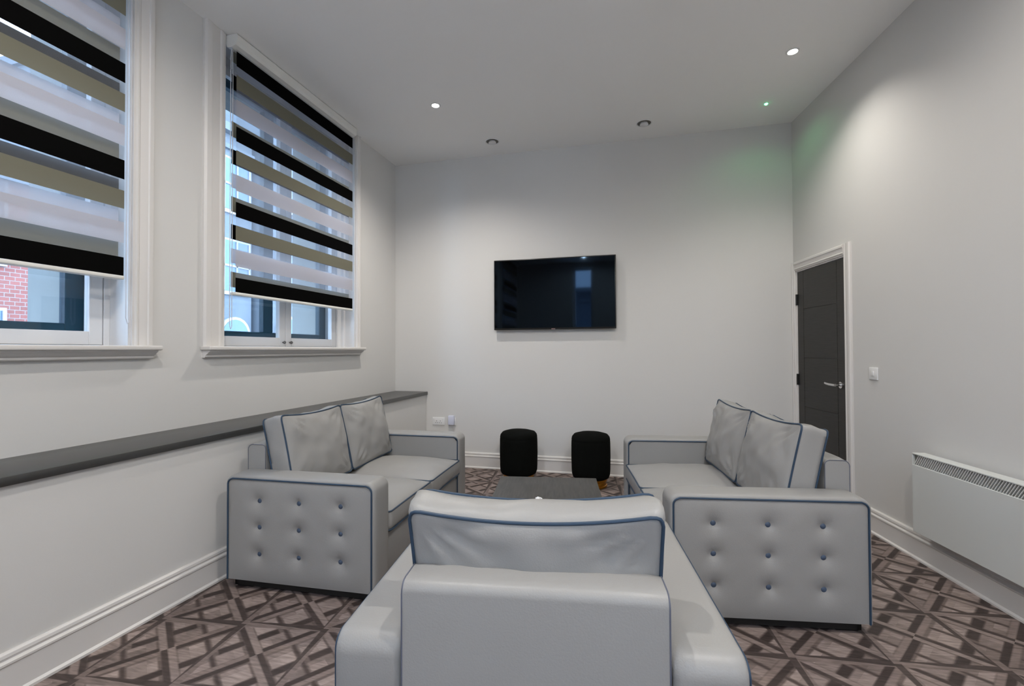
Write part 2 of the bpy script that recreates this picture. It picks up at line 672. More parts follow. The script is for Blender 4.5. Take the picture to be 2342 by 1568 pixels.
# boxed-out lower wall below the ledge
bm = bmesh.new()
box(bm, 0.0, LO - 0.022, Y_REAR - D_B, -0.001, 0, LEDGE - 0.036)
struct(finish('wall_left_lower', bm, 'wall_paint', loc=(-A_L, D_B, 0), rotz=ROT_L), 'boxed-out lower part of the window wall carrying the black ledge', 'wall')
bm = bmesh.new()
box(bm, 0.001, LO, Y_REAR - D_B + .002, -0.002, LEDGE - 0.036, LEDGE, bev=0.004)
tag(finish('wall_ledge', bm, 'ledge_black', loc=(-A_L, D_B, 0), rotz=ROT_L),
    'long black ledge shelf running along the window wall', 'shelf')

# right wall with the doorway (s from the corner)
DS0, DS1, DZ = 0.061, 0.785, 2.0
bm = bmesh.new()
smax = (D_B - Y_REAR + .3) / math.cos(RA)
TR = 0.3
for (s0, s1, z0, z1) in ((-0.3, DS0 - .025, 0, H), (DS1 + .025, smax, 0, H), (DS0 - .025, DS1 + .025, DZ + .025, H)):
    box(bm, 0, TR, -s1, -s0, z0, z1)
struct(finish('wall_right', bm, 'wall_paint', loc=(B_R, D_B, 0), rotz=ROT_R), 'plain off-white wall with the dark door and the heater', 'wall')


# ---- skirting boards
def skirt_profile(h=0.168):
    return [(0, 0), (0.030, 0), (0.030, 0.010), (0.020, 0.018), (0.019, h - .050), (0.023, h - .044), (0.023, h - .036), (0.013, h - .028),
            (0.013, h - .022), (0.017, h - .018), (0.015, h - .006), (0.008, h), (0, h)]


def skirt(name, length, loc, rotz, label, flip=1):
    # local: runs along +Y, projects to +X*flip
    b_ = bmesh.new()
    prism(b_, [(flip * u, v) for u, v in skirt_profile()], 'Y', 0, length)
    return struct(finish(name, b_, 'trim_gloss', angle=25, loc=loc, rotz=rotz), label, 'skirting board')


p0 = left_at(Y_REAR, LO - 0.022)
skirt('baseboard_left', D_B - Y_REAR - .02, p0, ROT_L, 'moulded white skirting board along the lower window wall')
# back: project to -Y
b_ = bmesh.new()
prism(b_, [(-u, v) for u, v in skirt_profile()], 'X', -A_L + LO - .02, B_R + .02)
struct(finish('baseboard_back', b_, 'trim_gloss', angle=25, loc=(0, D_B, 0)), 'moulded white skirting board along the back wall', 'skirting board')
b_ = bmesh.new()
prism(b_, [(-u, v) for u, v in skirt_profile()], 'Y', -smax + .3, -0.905)
struct(finish('baseboard_right', b_, 'trim_gloss', angle=25, loc=(B_R, D_B, 0), rotz=ROT_R), 'moulded white skirting board along the door wall', 'skirting board')

# ================================================================= DOOR
dr = struct(empty('door_1', tuple(right_at((DS0 + DS1) / 2, 0)), ROT_R), 'dark grained panel door with a chrome lever, at the back of the right wall', 'door')
hwid = (DS1 - DS0) / 2
bm = bmesh.new()
# leaf with sunk grooves: built from raised boards over a backing
LX0 = 0.004
grooves = [0.33, 0.77, 1.21, 1.65]
zc = [0.008] + grooves + [DZ - .003]
box(bm, LX0 + .004, LX0 + .042, -hwid + .003, hwid - .003, .008, DZ - .003)
st = 0.105
for y0, y1 in ((-hwid + .003, -hwid + st), (hwid - st, hwid - .003)):
    box(bm, LX0, LX0 + .006, y0, y1, .008, DZ - .003, bev=.0012, seg=1)
for z0, z1 in zip(zc[:-1], zc[1:]):
    box(bm, LX0, LX0 + .006, -hwid + st + .004, hwid - st - .004, z0 + .002, z1 - .002, bev=.0012, seg=1)
leaf = finish('door_leaf', bm, 'door_wood', dr)
bm = bmesh.new()
# lining
for y0, y1, z0, z1 in ((-hwid - .025, -hwid, 0, DZ + .025), (hwid, hwid + .025, 0, DZ + .025), (-hwid, hwid, DZ, DZ + .025)):
    box(bm, 0.0, .2, y0, y1, z0, z1)
# stop
finish('door_lining', bm, 'trim_gloss', dr)


def architrave_profile(w, t=0.022):
    return [(0, 0), (w, 0), (w, t * .55), (w * .93, t * .95), (w * .86, t), (w * .72, t), (w * .68, t * .78), (w * .40, t * .70), (w * .30, t * .62),
            (w * .24, t * .78), (w * .16, t * .78), (w * .10, t * .5), (0, t * .45)]


def arch_piece(bm, w, a0, a1, vertical, pos, side, t=0.022, toroom=-1):
    """board with moulded face: vertical boards run in z, horizontal in y; pos = inner edge; side=+1 grows to +y/+z"""
    pr_ = architrave_profile(w, t)
    A, B = [], []
    for u, v in pr_:
        if vertical:
            A.append(bm.verts.new((toroom * v, pos + side * u, a0)))
            B.append(bm.verts.new((toroom * v, pos + side * u, a1)))
        else:
            A.append(bm.verts.new((toroom * v, a0, pos + side * u)))
            B.append(bm.verts.new((toroom * v, a1, pos + side * u)))
    n = len(pr_)
    for i in range(n):
        bm.faces.new((A[i], A[(i + 1) % n], B[(i + 1) % n], B[i]))
    bm.faces.new(A)
    bm.faces.new(B)


bm = bmesh.new()
AW = 0.085
arch_piece(bm, AW, 0, DZ + .012 + AW, True, -hwid - .012, -1)
arch_piece(bm, .045, 0, DZ + .012 + AW, True, hwid + .012, 1)
arch_piece(bm, AW, -hwid - .012, hwid + .012, False, DZ + .012, 1)
finish('door_architrave', bm, 'trim_gloss', dr, angle=25)
# lever handle: rose near the camera-side edge
bm = bmesh.new()
hy = -hwid + .062
cyl(bm, (LX0 - .008, hy, 1.005), .026, .009, 'X', 28)
cyl(bm, (LX0 - .05, hy, 1.005), .0095, .045, 'X', 20)
tube(bm, [(LX0 - .05, hy - .008, 1.005), (LX0 - .052, hy + .02, 1.005), (LX0 - .054, hy + .06, 1.006), (LX0 - .052, hy + .10, 1.009), (LX0 - .046, hy + .135, 1.012)], .0105, 12)
finish('door_handle', bm, 'chrome', dr)
for hz in (0.28, 1.01, 1.745):
    bm = bmesh.new()
    cyl(bm, (LX0 - .006, hwid + .001, hz - .05), .0085, .10, 'Z', 14)
    box(bm, LX0 - .002, LX0 + .002, hwid - .022, hwid + .012, hz - .05, hz + .05)
    finish('hinge', bm, 'foot_black', dr)

# ================================================================= WINDOWS of the left wall
OFF_IN, OFF_OUT = -0.15, -0.33


def build_window(n, y0, y1, arch_l, arch_r, frame_r):
    c = (y0 + y1) / 2
    root = struct(empty('window_%d' % n, tuple(left_at(c, 0, SILL_Z)), ROT_L),
                  {1: 'nearest tall sash window of the left wall, cut off by the picture edge',
                   2: 'tall window of the left wall seen whole, nearer the back corner',
                   3: 'tall window of the left wall behind the camera'}[n], 'window')
    a0, a1 = y0 - c, y1 - c
    zt = HEAD_Z - SILL_Z
    # architrave
    bm = bmesh.new()
    arch_piece(bm, arch_l, .022, H - SILL_Z - .001, True, a0, -1, t=.03, toroom=1)
    arch_piece(bm, arch_r, .022, H - SILL_Z - .001, True, a1, 1, t=.03, toroom=1)
    finish('window_architrave', bm, 'trim_gloss', root, angle=25)
    # reveal lining
    bm = bmesh.new()
    box(bm, OFF_OUT, .001, a0 - .001, a0 + .012, .02, zt)
    box(bm, OFF_OUT, .001, a1 - .012, a1 + .001, .02, zt)
    box(bm, OFF_OUT, .001, a0 + .012, a1 - .012, zt - .012, zt + .001)
    finish('reveal_lining', bm, 'frame_white', root)
    # sill board with moulding below
    bm = bmesh.new()
    box(bm, OFF_OUT, .0, a0 + .012, a1 - .012, -.005, .022)
    box(bm, .0, .085, a0 - arch_l - .01, a1 + arch_r + .012, -.004, .022, bev=.008, seg=3)
    e0, e1 = a0 - arch_l + .005, a1 + arch_r - .003
    prism(bm, [(0, -.052), (.022, -.052), (.030, -.046), (.030, -.036), (.045, -.028), (.055, -.018), (.066, -.012), (.066, -.004), (0, -.004)], 'Y', e0, e1)
    finish('window_sill', bm, 'trim_gloss', root, angle=25)
    # inner casements
    x0, x1 = OFF_IN - .025, OFF_IN + .02
    fr_l, fr_r = 0.03, frame_r
    bm = bmesh.new()
    box(bm, x0 - .01, x1, a0 + .012, a0 + .012 + fr_l, .022, zt - .012, bev=.002, seg=1)
    box(bm, x0 - .01, x1, a1 - .012 - fr_r, a1 - .012, .022, zt - .012, bev=.002, seg=1)
    box(bm, x0 - .01, x1, a0 + .012 + fr_l, a1 - .012 - fr_r, zt - .07, zt - .012)
    if frame_r > .05:
        box(bm, x1, x1 + .03, a1 - .012 - .028, a1 - .012, .022, zt - .012, bev=.002, seg=1)
    finish('inner_frame', bm, 'frame_white', root)
    L0, L1 = a0 + .012 + fr_l + .003, a1 - .012 - fr_r - .003
    mid = (L0 + L1) / 2 + (0.01 if n == 2 else 0)
    for k, (c0, c1) in enumerate(((L0, mid - .002), (mid + .002, L1))):
        stile = .065
        bm = bmesh.new()
        b0, b1 = .026, zt - .075
        for q in ((c0, c0 + stile, b0, b1), (c1 - stile, c1, b0, b1), (c0 + stile, c1 - stile, b0, b0 + .072), (c0 + stile, c1 - stile, b1 - .06, b1)):
            box(bm, x0, x1 - .004, q[0], q[1], q[2], q[3], bev=.003, seg=1)
        cas = finish('casement', bm, 'frame_white', root)
        bm = bmesh.new()
        box(bm, OFF_IN - .004, OFF_IN, c0 + stile, c1 - stile, b0 + .072, b1 - .06)
        finish('casement_glass', bm, 'window_glass', cas)
        bm = bmesh.new()
        ky = c1 - .03 if k == 0 else c0 + .045
        lathe(bm, [(.001, 0), (.006, .001), (.006, .008), (.012, .014), (.013, .020), (.009, .026), (.001, .027)], n=16)
        for v in bm.verts:
            v.co = Vector((x1 - .004 + v.co.z, ky + v.co.x, .026 + .033 + v.co.y))
        finish('casement_knob', bm, 'knob_grey', cas)
    # outer dark frame with a central mullion
    bm = bmesh.new()
    ox0, ox1 = OFF_OUT - .05, OFF_OUT
    for q in ((a0, a0 + .09, 0, zt), (a1 - .10, a1, 0, zt), (a0 + .09, a1 - .10, 0, .145), (a0 + .09, a1 - .10, zt - .09, zt),
              (-.052, .052, .145, zt - .09)):
        box(bm, ox0, ox1, q[0], q[1], q[2], q[3], bev=.004, seg=1)
    finish('outer_frame', bm, 'outer_frame', root)
    bm = bmesh.new()
    for q in ((a0 + .09, -.052), (.052, a1 - .10)):
        box(bm, OFF_OUT - .03, OFF_OUT - .026, q[0], q[1], .145, zt - .09)
    finish('outer_glass', bm, 'window_glass', root)
    # stone reveal outside the glass
    bm = bmesh.new()
    for q in ((a0 - .001, a0 + .055, 0, zt), (a1 - .075, a1 + .001, 0, zt), (a0 + .055, a1 - .075, zt - .06, zt), (a0 + .055, a1 - .075, -.02, .06)):
        box(bm, -TH - .05, ox0 - .001, q[0], q[1], q[2], q[3])
    finish('stone_reveal', bm, 'stone', root)
    return root


build_window(1, WINS[0][1], WINS[0][2], .11, .11, .03)
build_window(2, WINS[1][1], WINS[1][2], .16, .062, .10)
build_window(3, WINS[2][1], WINS[2][2], .11, .11, .03)

# ================================================================= BANDED BLINDS
PER = 0.516
BF = (('blind_black', 0, .102), ('blind_sheer', .102, .162), ('blind_olive', .162, .258), ('blind_sheer', .258, .330),
      ('blind_white', .330, .440), ('blind_sheer', .440, PER))
Z_TOP, Z_BOT = 3.36, 1.690


def bands(top_black, rear, z_hi, z_lo):
    """list of (material, z0, z1) from z_hi to z_lo; rear layer runs in the opposite order"""
    out = []
    if not rear:
        seq = BF
    else:
        seq = (('blind_black', 0, .102), ('blind_sheer', .102, .165), ('blind_white', .165, .265), ('blind_sheer', .265, .325),
               ('blind_olive', .325, .430), ('blind_sheer', .430, PER))
    for k in range(-2, 6):
        for m_, a_, b__ in seq:
            z1 = top_black - k * PER - a_
            z0 = top_black - k * PER - b__
            z0c, z1c = max(z0, z_lo), min(z1, z_hi)
            if z1c - z0c > 1e-4:
                out.append((m_, z0c, z1c))
    return out


def build_blind(y0, y1, rear_black, cord_y, label):
    c = (y0 + y1) / 2
    root = empty('roller_blind', tuple(left_at(c, .06, Z_BOT - .02)), ROT_L)
    tag(root, label, 'blind', 'banded roller blinds of the left wall')
    zb = Z_BOT - .02
    hw_ = (y1 - y0) / 2
    names = ['blind_black', 'blind_sheer', 'blind_olive', 'blind_white']
    for nm, off, rear, tb in (('front_fabric', 0.0, False, 2.820), ('rear_fabric', -.04, True, rear_black)):
        bm = bmesh.new()
        for m_, z0, z1 in bands(tb, rear, Z_TOP, Z_BOT):
            vs = [bm.verts.new((off, yy, zz - zb)) for yy, zz in ((-hw_, z0), (hw_, z0), (hw_, z1), (-hw_, z1))]
            f = bm.faces.new(vs)
            f.material_index = names.index(m_)
        bmesh.ops.remove_doubles(bm, verts=bm.verts, dist=1e-5)
        finish(nm, bm, names, root)
    # bottom bar joining both layers
    bm = bmesh.new()
    box(bm, -.044, .004, -hw_ - .003, hw_ + .003, 0, .020, bev=.005, seg=3)
    finish('bottom_bar', bm, 'blind_metal', root)
    # cassette
    bm = bmesh.new()
    z0, z1 = 3.345 - zb, H - .004 - zb
    prism(bm, [(-.055, z0 + .03), (-.045, z0 + .005), (-.02, z0), (.0, z0 + .004), (.028, z0 + .012), (.040, z0 + .03), (.042, z1 - .012), (.034, z1), (-.055, z1)],
          'Y', -hw_ - .035, hw_ + .01)
    finish('cassette', bm, 'blind_metal', root, angle=30)
    # pull cord loop
    bm = bmesh.new()
    cy = cord_y - c
    zl = 1.45 - zb
    pts = [(-.01, cy - .004, z0 + .02)] + [(-.01, cy - .009, z0 + .02 - (z0 - zl) * t_ / 10) for t_ in range(1, 11)]
    pts += [(-.01, cy, zl - .012)] + [(-.01, cy + .009, zl + (z0 - zl) * t_ / 10) for t_ in range(0, 10)] + [(-.01, cy + .004, z0 + .02)]
    tube(bm, pts, .0022, 6)
    finish('pull_cord', bm, 'cord_white', root)
    return root


build_blind(.415, 1.877, 2.724, 1.905, 'black and olive banded roller blind on the nearest window, cut off by the picture edge')
build_blind(2.588, 3.934, 2.672, 2.560, 'black and olive banded roller blind seen whole, on the window nearer the back corner')
build_blind(-1.45, -.20, 2.700, -.18, 'banded roller blind on the window behind the camera')

# ================================================================= LIGHTS
def downlight(x, y, label, power=LAMP_W):
    root = empty('ceiling_downlight', (x, y, H))
    tag(root, label, 'ceiling light', 'lit ceiling downlights')
    bm = bmesh.new()
    lathe(bm, [(.030, -.0005), (.046, -.0005), (.046, -.003), (.042, -.006), (.034, -.006), (.030, -.003)], n=32)
    finish('bezel', bm, 'plastic_white', root)
    bm = bmesh.new()
    cyl(bm, (0, 0, -.0035), .033, .0025, 'Z', 32)
    finish('bulb', bm, 'lamp_glow', root)
    ld = bpy.data.lights.new('downlight_beam', 'SPOT')
    ld.energy = power
    ld.color = (1.0, 0.945, 0.87)
    ld.spot_size = R((142 if x < 0 else 124) if y > 2 else 176)
    ld.spot_blend = 1.0 if y > 2 else 0.35
    ld.shadow_soft_size = 0.03
    lo = bpy.data.objects.new('downlight_beam', ld)
    COL.objects.link(lo)
    lo.parent = root
    lo.location = (0, 0, -.012)
    return root


downlight(-1.618, 3.745, 'lit round ceiling downlight nearer the windows')
downlight(1.169, 3.703, 'lit round ceiling downlight nearer the door wall', LAMP_W * .50)
for (x, y, lb) in ((-.95, .75, 'unseen added downlight above the camera, window side'), (.85, .75, 'unseen added downlight above the camera, heater side'),
                   (-.95, -.95, 'unseen added downlight behind the camera, window side'), (.85, -.95, 'unseen added downlight behind the camera, heater side')):
    downlight(x, y, lb, LAMP_W_REAR * (1.01 if y > 0 else .45) * (.70 if x < 0 else .95))  # added out of view, positions chosen to balance light on the walls


def ceiling_vent(x, y, label):
    root = empty('ceiling_vent', (x, y, H))
    tag(root, label, 'vent', 'unlit round fittings on the ceiling')
    bm = bmesh.new()
    lathe(bm, [(.062, -.0005), (.074, -.0005), (.074, -.003), (.070, -.006), (.065, -.006), (.062, -.002)], n=36)
    finish('ring', bm, 'plastic_white', root)
    bm = bmesh.new()
    cyl(bm, (0, 0, -.0025), .063, .0018, 'Z', 32)
    finish('recess', bm, 'plastic_grey', root)
    bm = bmesh.new()
    lathe(bm, [(.001, -.002), (.034, -.002), (.040, -.018), (.030, -.024), (.001, -.025)], n=32)
    finish('disc', bm, 'plastic_white', root)


ceiling_vent(-1.335, 4.543, 'round white ceiling vent above the left side of the television')
ceiling_vent(.165, 4.532, 'round white ceiling vent right of the television, nearer the door')

led = empty('emergency_light', (1.188, 4.437, H))
tag(led, 'tiny glowing green indicator light in the ceiling above the door', 'indicator light')
bm = bmesh.new()
lathe(bm, [(.0138, -.0005), (.022, -.0005), (.022, -.002), (.018, -.004), (.0138, -.003)], n=24)
finish('bezel', bm, 'plastic_white', led)
bm = bmesh.new()
lathe(bm, [(.001, -.014), (.010, -.012), (.0135, -.006), (.0135, -.001), (.001, -.001)][::-1], n=20)
finish('led_lens', bm, 'led_green', led)
gd = bpy.data.lights.new('green_glow', 'SPOT')
gd.energy = 1.25
gd.color = (0.15, 1.0, 0.30)
gd.spot_size = R(150)
gd.spot_blend = 0.6
gd.shadow_soft_size = 0.01
go = bpy.data.objects.new('green_glow', gd)
COL.objects.link(go)
go.parent = led
go.location = (0, 0, -.017)

# ================================================================= TELEVISION
TX0, TX1, TZ0, TZ1 = -1.397, -0.111, 1.505, 2.2555
tv = empty('television', ((TX0 + TX1) / 2, D_B - .07, TZ0))
tag(tv, 'large black flat-screen television mounted on the back wall', 'television')
hx, hz = (TX1 - TX0) / 2, TZ1 - TZ0
bm = bmesh.new()
box(bm, -hx, hx, 0.0, .028, 0, hz, bev=.004)
box(bm, -hx * .6, hx * .6, .028, .052, .10, hz * .72, bev=.008)
finish('casing', bm, 'tv_plastic', tv)
bm = bmesh.new()
box(bm, -hx + .011, hx - .011, -.0012, .002, .018, hz - .011)
finish('screen', bm, 'tv_screen', tv)
bm = bmesh.new()
box(bm, -.02, .02, -.004, 0.001, -.001, .009, bev=.001)
finish('badge', bm, 'tv_badge', tv)
bm = bmesh.new()
box(bm, -.22, .22, .050, .069, .18, .50)
finish('wall_bracket', bm, 'foot_black', tv)

# ================================================================= HEATER
hs0, hs1 = 1.60, 3.02
ht = empty('panel_heater', tuple(right_at((hs0 + hs1) / 2, 0, .205)), ROT_R)
tag(ht, 'white wall-mounted panel heater with a slatted top grille on the right wall', 'heater')
hh = .463
hl = (hs1 - hs0) / 2
bm = bmesh.new()
# body: back tray, ends, front panel
box(bm, -.100, -.092, -hl, hl, 0, hh - .066, bev=.002, seg=1)
box(bm, -.092, -.030, -hl + .001, hl - .001, .004, hh - .085)
box(bm, -.100, -.030, hl - .004, hl, 0, hh, bev=.001, seg=1)
box(bm, -.100, -.030, -hl, -hl + .004, 0, hh, bev=.001, seg=1)
box(bm, -.100, -.030, -hl, hl, hh - .006, hh + .002, bev=.002, seg=1)
box(bm, -.034, -.030, -hl, hl, 0, hh)
finish('body', bm, 'heater_white', ht)
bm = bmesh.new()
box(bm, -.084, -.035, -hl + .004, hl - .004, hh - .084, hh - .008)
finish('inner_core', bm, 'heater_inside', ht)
bm = bmesh.new()
nsl = 94
for i in range(nsl):
    yy = -hl + .030 + (2 * hl - .060) * i / (nsl - 1)
    z0_, z1_ = hh - .068, hh - .005
    sh = .040
    prism(bm, [(yy - .0026 + sh / 2, z0_), (yy + .0026 + sh / 2, z0_), (yy + .0026 - sh / 2, z1_), (yy - .0026 - sh / 2, z1_)], 'X', -.096, -.088)
finish('grille', bm, 'heater_white', ht)
for yy in (-hl + .25, hl - .25):
    bm = bmesh.new()
    box(bm, -.031, 0, yy - .02, yy + .02, .06, .38)
    finish('wall_bracket', bm, 'heater_white', ht)

# ================================================================= SWITCH AND SOCKETS
sw = empty('light_switch', tuple(right_at(1.118, 0, 1.072)), ROT_R)
tag(sw, 'small white light switch on the right wall beside the door', 'light switch')
bm = bmesh.new()
box(bm, -.010, 0, -.043, .043, 0, .086, bev=.003)
finish('plate', bm, 'plastic_white', sw)
bm = bmesh.new()
box(bm, -.015, -.009, -.013, .013, .026, .060, bev=.002)
finish('rocker', bm, 'plastic_white', sw)

so = empty('wall_socket', (-2.068, D_B, .452))
tag(so, 'white double power socket low on the back wall behind the left sofa', 'socket')
bm = bmesh.new()
box(bm, -.073, .073, -.010, 0, 0, .086, bev=.003)
finish('plate', bm, 'plastic_white', so)
for k in (-1, 1):
    bm = bmesh.new()
    box(bm, k * .055 - .006, k * .055 + .006, -.014, -.009, .055, .075, bev=.001, seg=1)
    finish('switch', bm, 'plastic_white', so)
    bm = bmesh.new()
    for dx, dz in ((0, .046), (-.011, .026), (.011, .026)):
        box(bm, k * .022 + dx - .003, k * .022 + dx + .003, -.0105, -.0095, dz - .004, dz + .004)
    finish('pin_holes', bm, 'foot_black', so)
pg = empty('plug_adapter', (-1.905, D_B, .462))
tag(pg, 'small white box-shaped adapter on the back wall right of the socket', 'adapter')
bm = bmesh.new()
box(bm, -.043, .043, -.010, 0, -.01, .076, bev=.003)
finish('plate', bm, 'plastic_white', pg)
bm = bmesh.new()
box(bm, -.034, .034, -.055, -.010, .0, .104, bev=.008)
finish('housing', bm, 'plastic_cool', pg)

# ================================================================= SOFAS
random.seed(4)


def rr_outline(y0, y1, z0, z1, r, n=6, front_r=None):
    """side profile of an arm: from front bottom up, over the top, down the back"""
    pts = []
    for i in range(9):
        pts.append((y0, z0 + (z1 - r - z0) * i / 8))
    for i in range(1, n + 1):
        a = PI - (PI / 2) * i / n
        pts.append((y0 + r + r * math.cos(a), z1 - r + r * math.sin(a)))
    for i in range(1, 11):
        pts.append((y0 + r + (y1 - y0 - 2 * r) * i / 10, z1))
    for i in range(1, n + 1):
        a = PI / 2 - (PI / 2) * i / n
        pts.append((y1 - r + r * math.cos(a), z1 - r + r * math.sin(a)))
    for i in range(1, 9):
        pts.append((y1, z1 - r - (z1 - r - z0) * i / 8))
    return pts


def make_arm(root, xo, xi, D, z0, z1, tuft=True, name='arm'):
    """xo = outer face x, xi = inner face x"""
    y0, y1 = -D / 2 + .018, D / 2 - .018
    z1 = z1 - .018
    r = .030
    sgn = 1 if xo > xi else -1
    bm = bmesh.new()
    prof = rr_outline(y0, y1, z0, z1, r)
    W_ = abs(xo - xi)
    K = 8
    # band, softly padded: cross-section rolls over both long edges
    sec = [(0, 0), (.0012, .004), (.0006, .010), (-.005, .0155), (-.016, .0190), (-.036, .0205)]
    cs = [(xo + sgn * dx, n_) for dx, n_ in sec] + [((xo + xi) / 2, .0215)] + [(xi - sgn * dx, n_) for dx, n_ in sec[::-1]]
    rows = []
    for x, bul in cs:
        row = []
        for i, (yy, zz) in enumerate(prof):
            a = prof[max(i - 1, 0)]
            b = prof[min(i + 1, len(prof) - 1)]
            tx, tz = b[0] - a[0], b[1] - a[1]
            l = math.hypot(tx, tz)
            nx, nz = -tz / l, tx / l
            w_ = noise.noise(Vector((x * 9, yy * 6, zz * 6))) * .0016 * min(1, bul / .015)
            row.append(bm.verts.new((x, yy + nx * (bul + w_), zz + nz * (bul + w_))))
        rows.append(row)
    for a, b in zip(rows[:-1], rows[1:]):
        for i in range(len(prof) - 1):
            bm.faces.new((a[i], a[i + 1], b[i + 1], b[i]))
    # side faces as displaced grids
    btn = []
    if tuft:
        for bz in (z0 + (z1 - z0) * .265, z0 + (z1 - z0) * .53, z0 + (z1 - z0) * .79):
            for by in (-.51, 0.04, .58):
                btn.append((by * D / 2 - .02, bz))

    def face(x, sg, dimples):
        NU, NV = (72, 48) if dimples else (24, 14)
        grid = []
        for j in range(NV + 1):
            zz = z0 + (z1 - z0) * j / NV
            ins = 0.0
            if zz > z1 - r:
                q_ = (zz - (z1 - r)) / r
                ins = r * (1 - math.sqrt(max(0, 1 - q_ * q_)))
            row = []
            for i in range(NU + 1):
                yy = (y0 + ins) + (y1 - y0 - 2 * ins) * i / NU
                u_, v_ = 2 * i / NU - 1, 2 * j / NV - 1
                off = .012 * (1 - u_ ** 6) * (1 - v_ ** 6)
                if dimples:
                    for (by, bz) in btn:
                        d2 = (yy - by) ** 2 + (zz - bz) ** 2
                        off -= .011 * math.exp(-d2 / (2 * .013 ** 2)) + .014 * math.exp(-d2 / (2 * .036 ** 2))
                row.append(bm.verts.new((x + sg * off, yy, zz)))
            grid.append(row)
        for a, b in zip(grid[:-1], grid[1:]):
            for i in range(NU):
                bm.faces.new((a[i], a[i + 1], b[i + 1], b[i]))
    face(xo, sgn, tuft)
    face(xi, -sgn * .4, False)
    # underside
    vs = [bm.verts.new(c) for c in ((xi, y0, z0), (xo, y0, z0), (xo, y1, z0), (xi, y1, z0))]
    bm.faces.new(vs)
    arm = finish(name, bm, 'leather', root, angle=50)
    bm = bmesh.new()
    for x in (xo + sgn * .0035, xi - sgn * .0035):
        tube(bm, [(x, yy * 1.004, zz + (.002 if zz > z1 - .001 else 0)) for yy, zz in prof], .0043, 8)
    finish('arm_piping', bm, 'piping_blue', arm)
    for (by, bz) in btn:
        bm = bmesh.new()
        lathe(bm, [(.0005, 0), (.011, 0), (.0140, .003), (.012, .006), (.007, .0085), (.0005, .0095)], n=16)
        for v in bm.verts:
            v.co = Vector((xo + sgn * (-.0135 + v.co.z), by + v.co.x, bz + v.co.y))
        finish('button', bm, 'button_blue', arm)
    return arm


def cushion_point(u, v, w, h, sag, pinch, rc=.035):
    """square grid -> rounded rectangle of corner radius rc, sides slightly pinched, top edge sagging"""
    m = max(abs(u), abs(v), 1e-6)
    px, pz = u * w / 2, v * h / 2
    cx, cz = (w / 2 - rc) * m, (h / 2 - rc) * m
    qx, qz = max(-cx, min(cx, px)), max(-cz, min(cz, pz))
    dx, dz = px - qx, pz - qz
    l = math.hypot(dx, dz)
    if l > 1e-9:
        k = max(abs(dx), abs(dz)) / l
        dx, dz = dx * k, dz * k
    x = (qx + dx) * (1 - pinch * (1 - v * v))
    z = (qz + dz) * (1 - pinch * .6 * (1 - u * u))
    if v > 0:
        z -= sag * (1 - u * u) * v
    return x, z


def make_cushion(parent, name, w, h, t, bulge_f, bulge_b, sag, pinch, M, seed=0, wr=.004, pipe_back=True, crease=0.0, rc=.03, gb=.010):
    """upright cushion: front face toward -Y, then moved by matrix M"""
    rnd = Vector((seed * 3.1, seed * 1.7, seed * .9))
    NU, NV = 34, 30
    bm = bmesh.new()
    te = t / 2

    def disp(u, v, x, z, s):
        e = (1 - u ** 4) * (1 - v ** 4)
        n1 = noise.noise(Vector((x * 5, z * 5, s * 2)) + rnd) * wr * 1.6
        n2 = noise.noise(Vector((x * 13, z * 13, s * 2)) + rnd) * wr * .8
        # creases running out of the corners
        cr = 0
        if crease:
            for cu in (-1, 1):
                for cv in (-1, 1):
                    dx, dz = (u - cu), (v - cv)
                    rr = math.hypot(dx, dz)
                    an = math.atan2(dz, dx)
                    cr += crease * math.exp(-((rr - .35) / .28) ** 2) * math.sin(an * 16 + seed + cu * 2)
        return (n1 + n2 + cr) * min(1, e * 2.2)
    faces = {}
    for s, bl in ((-1, bulge_f), (1, bulge_b)):
        grid = []
        for j in range(NV + 1):
            row = []
            for i in range(NU + 1):
                u, v = 2 * i / NU - 1, 2 * j / NV - 1
                u = math.copysign(abs(u) ** .85, u)
                v = math.copysign(abs(v) ** .85, v)
                x, z = cushion_point(u, v, w, h, sag, pinch, rc)
                e = (1 - abs(u) ** 2.6) * (1 - abs(v) ** 2.6)
                y = s * (te + bl * e ** .75)
                y += s * disp(u, v, x, z, s)
                row.append(bm.verts.new((x, y, z)))
            grid.append(row)
        for a, b in zip(grid[:-1], grid[1:]):
            for i in range(NU):
                bm.faces.new((a[i], a[i + 1], b[i + 1], b[i]))
        faces[s] = grid

    def ring(g):
        return g[0][:] + [g[j][NU] for j in range(1, NV + 1)] + g[NV][::-1][1:] + [g[j][0] for j in range(NV - 1, 0, -1)]
    ra, rb = ring(faces[-1]), ring(faces[1])
    n = len(ra)
    prev = ra
    K = 5
    for k in range(1, K + 1):
        f_ = k / K
        if k == K:
            cur = rb
        else:
            cur = []
            for i in range(n):
                p = ra[i].co.lerp(rb[i].co, f_)
                l = Vector((p.x / w, 0, p.z / h))
                l.normalize()
                wob = noise.noise(Vector((p.x * 11, f_ * 3, p.z * 11)) + rnd) * wr
                p = p + l * ((.008 + (gb - .008) * max(0, l.z)) * (1 - (2 * f_ - 1) ** 2) + wob)
                cur.append(bm.verts.new(p))
        for i in range(n):
            bm.faces.new((prev[i], prev[(i + 1) % n], cur[(i + 1) % n], cur[i]))
        prev = cur
    rings = [[v.co.copy() for v in ra]]
    if pipe_back:
        rings.append([v.co.copy() for v in rb])
    for v in bm.verts:
        v.co = M @ v.co
    o = finish(name, bm, 'leather', parent, angle=75)
    bm = bmesh.new()
    for rg in rings:
        tube(bm, [M @ (p * 1.004) for p in rg], .0046, 8, closed=True)
    finish('cushion_piping', bm, 'piping_blue', o)
    return o


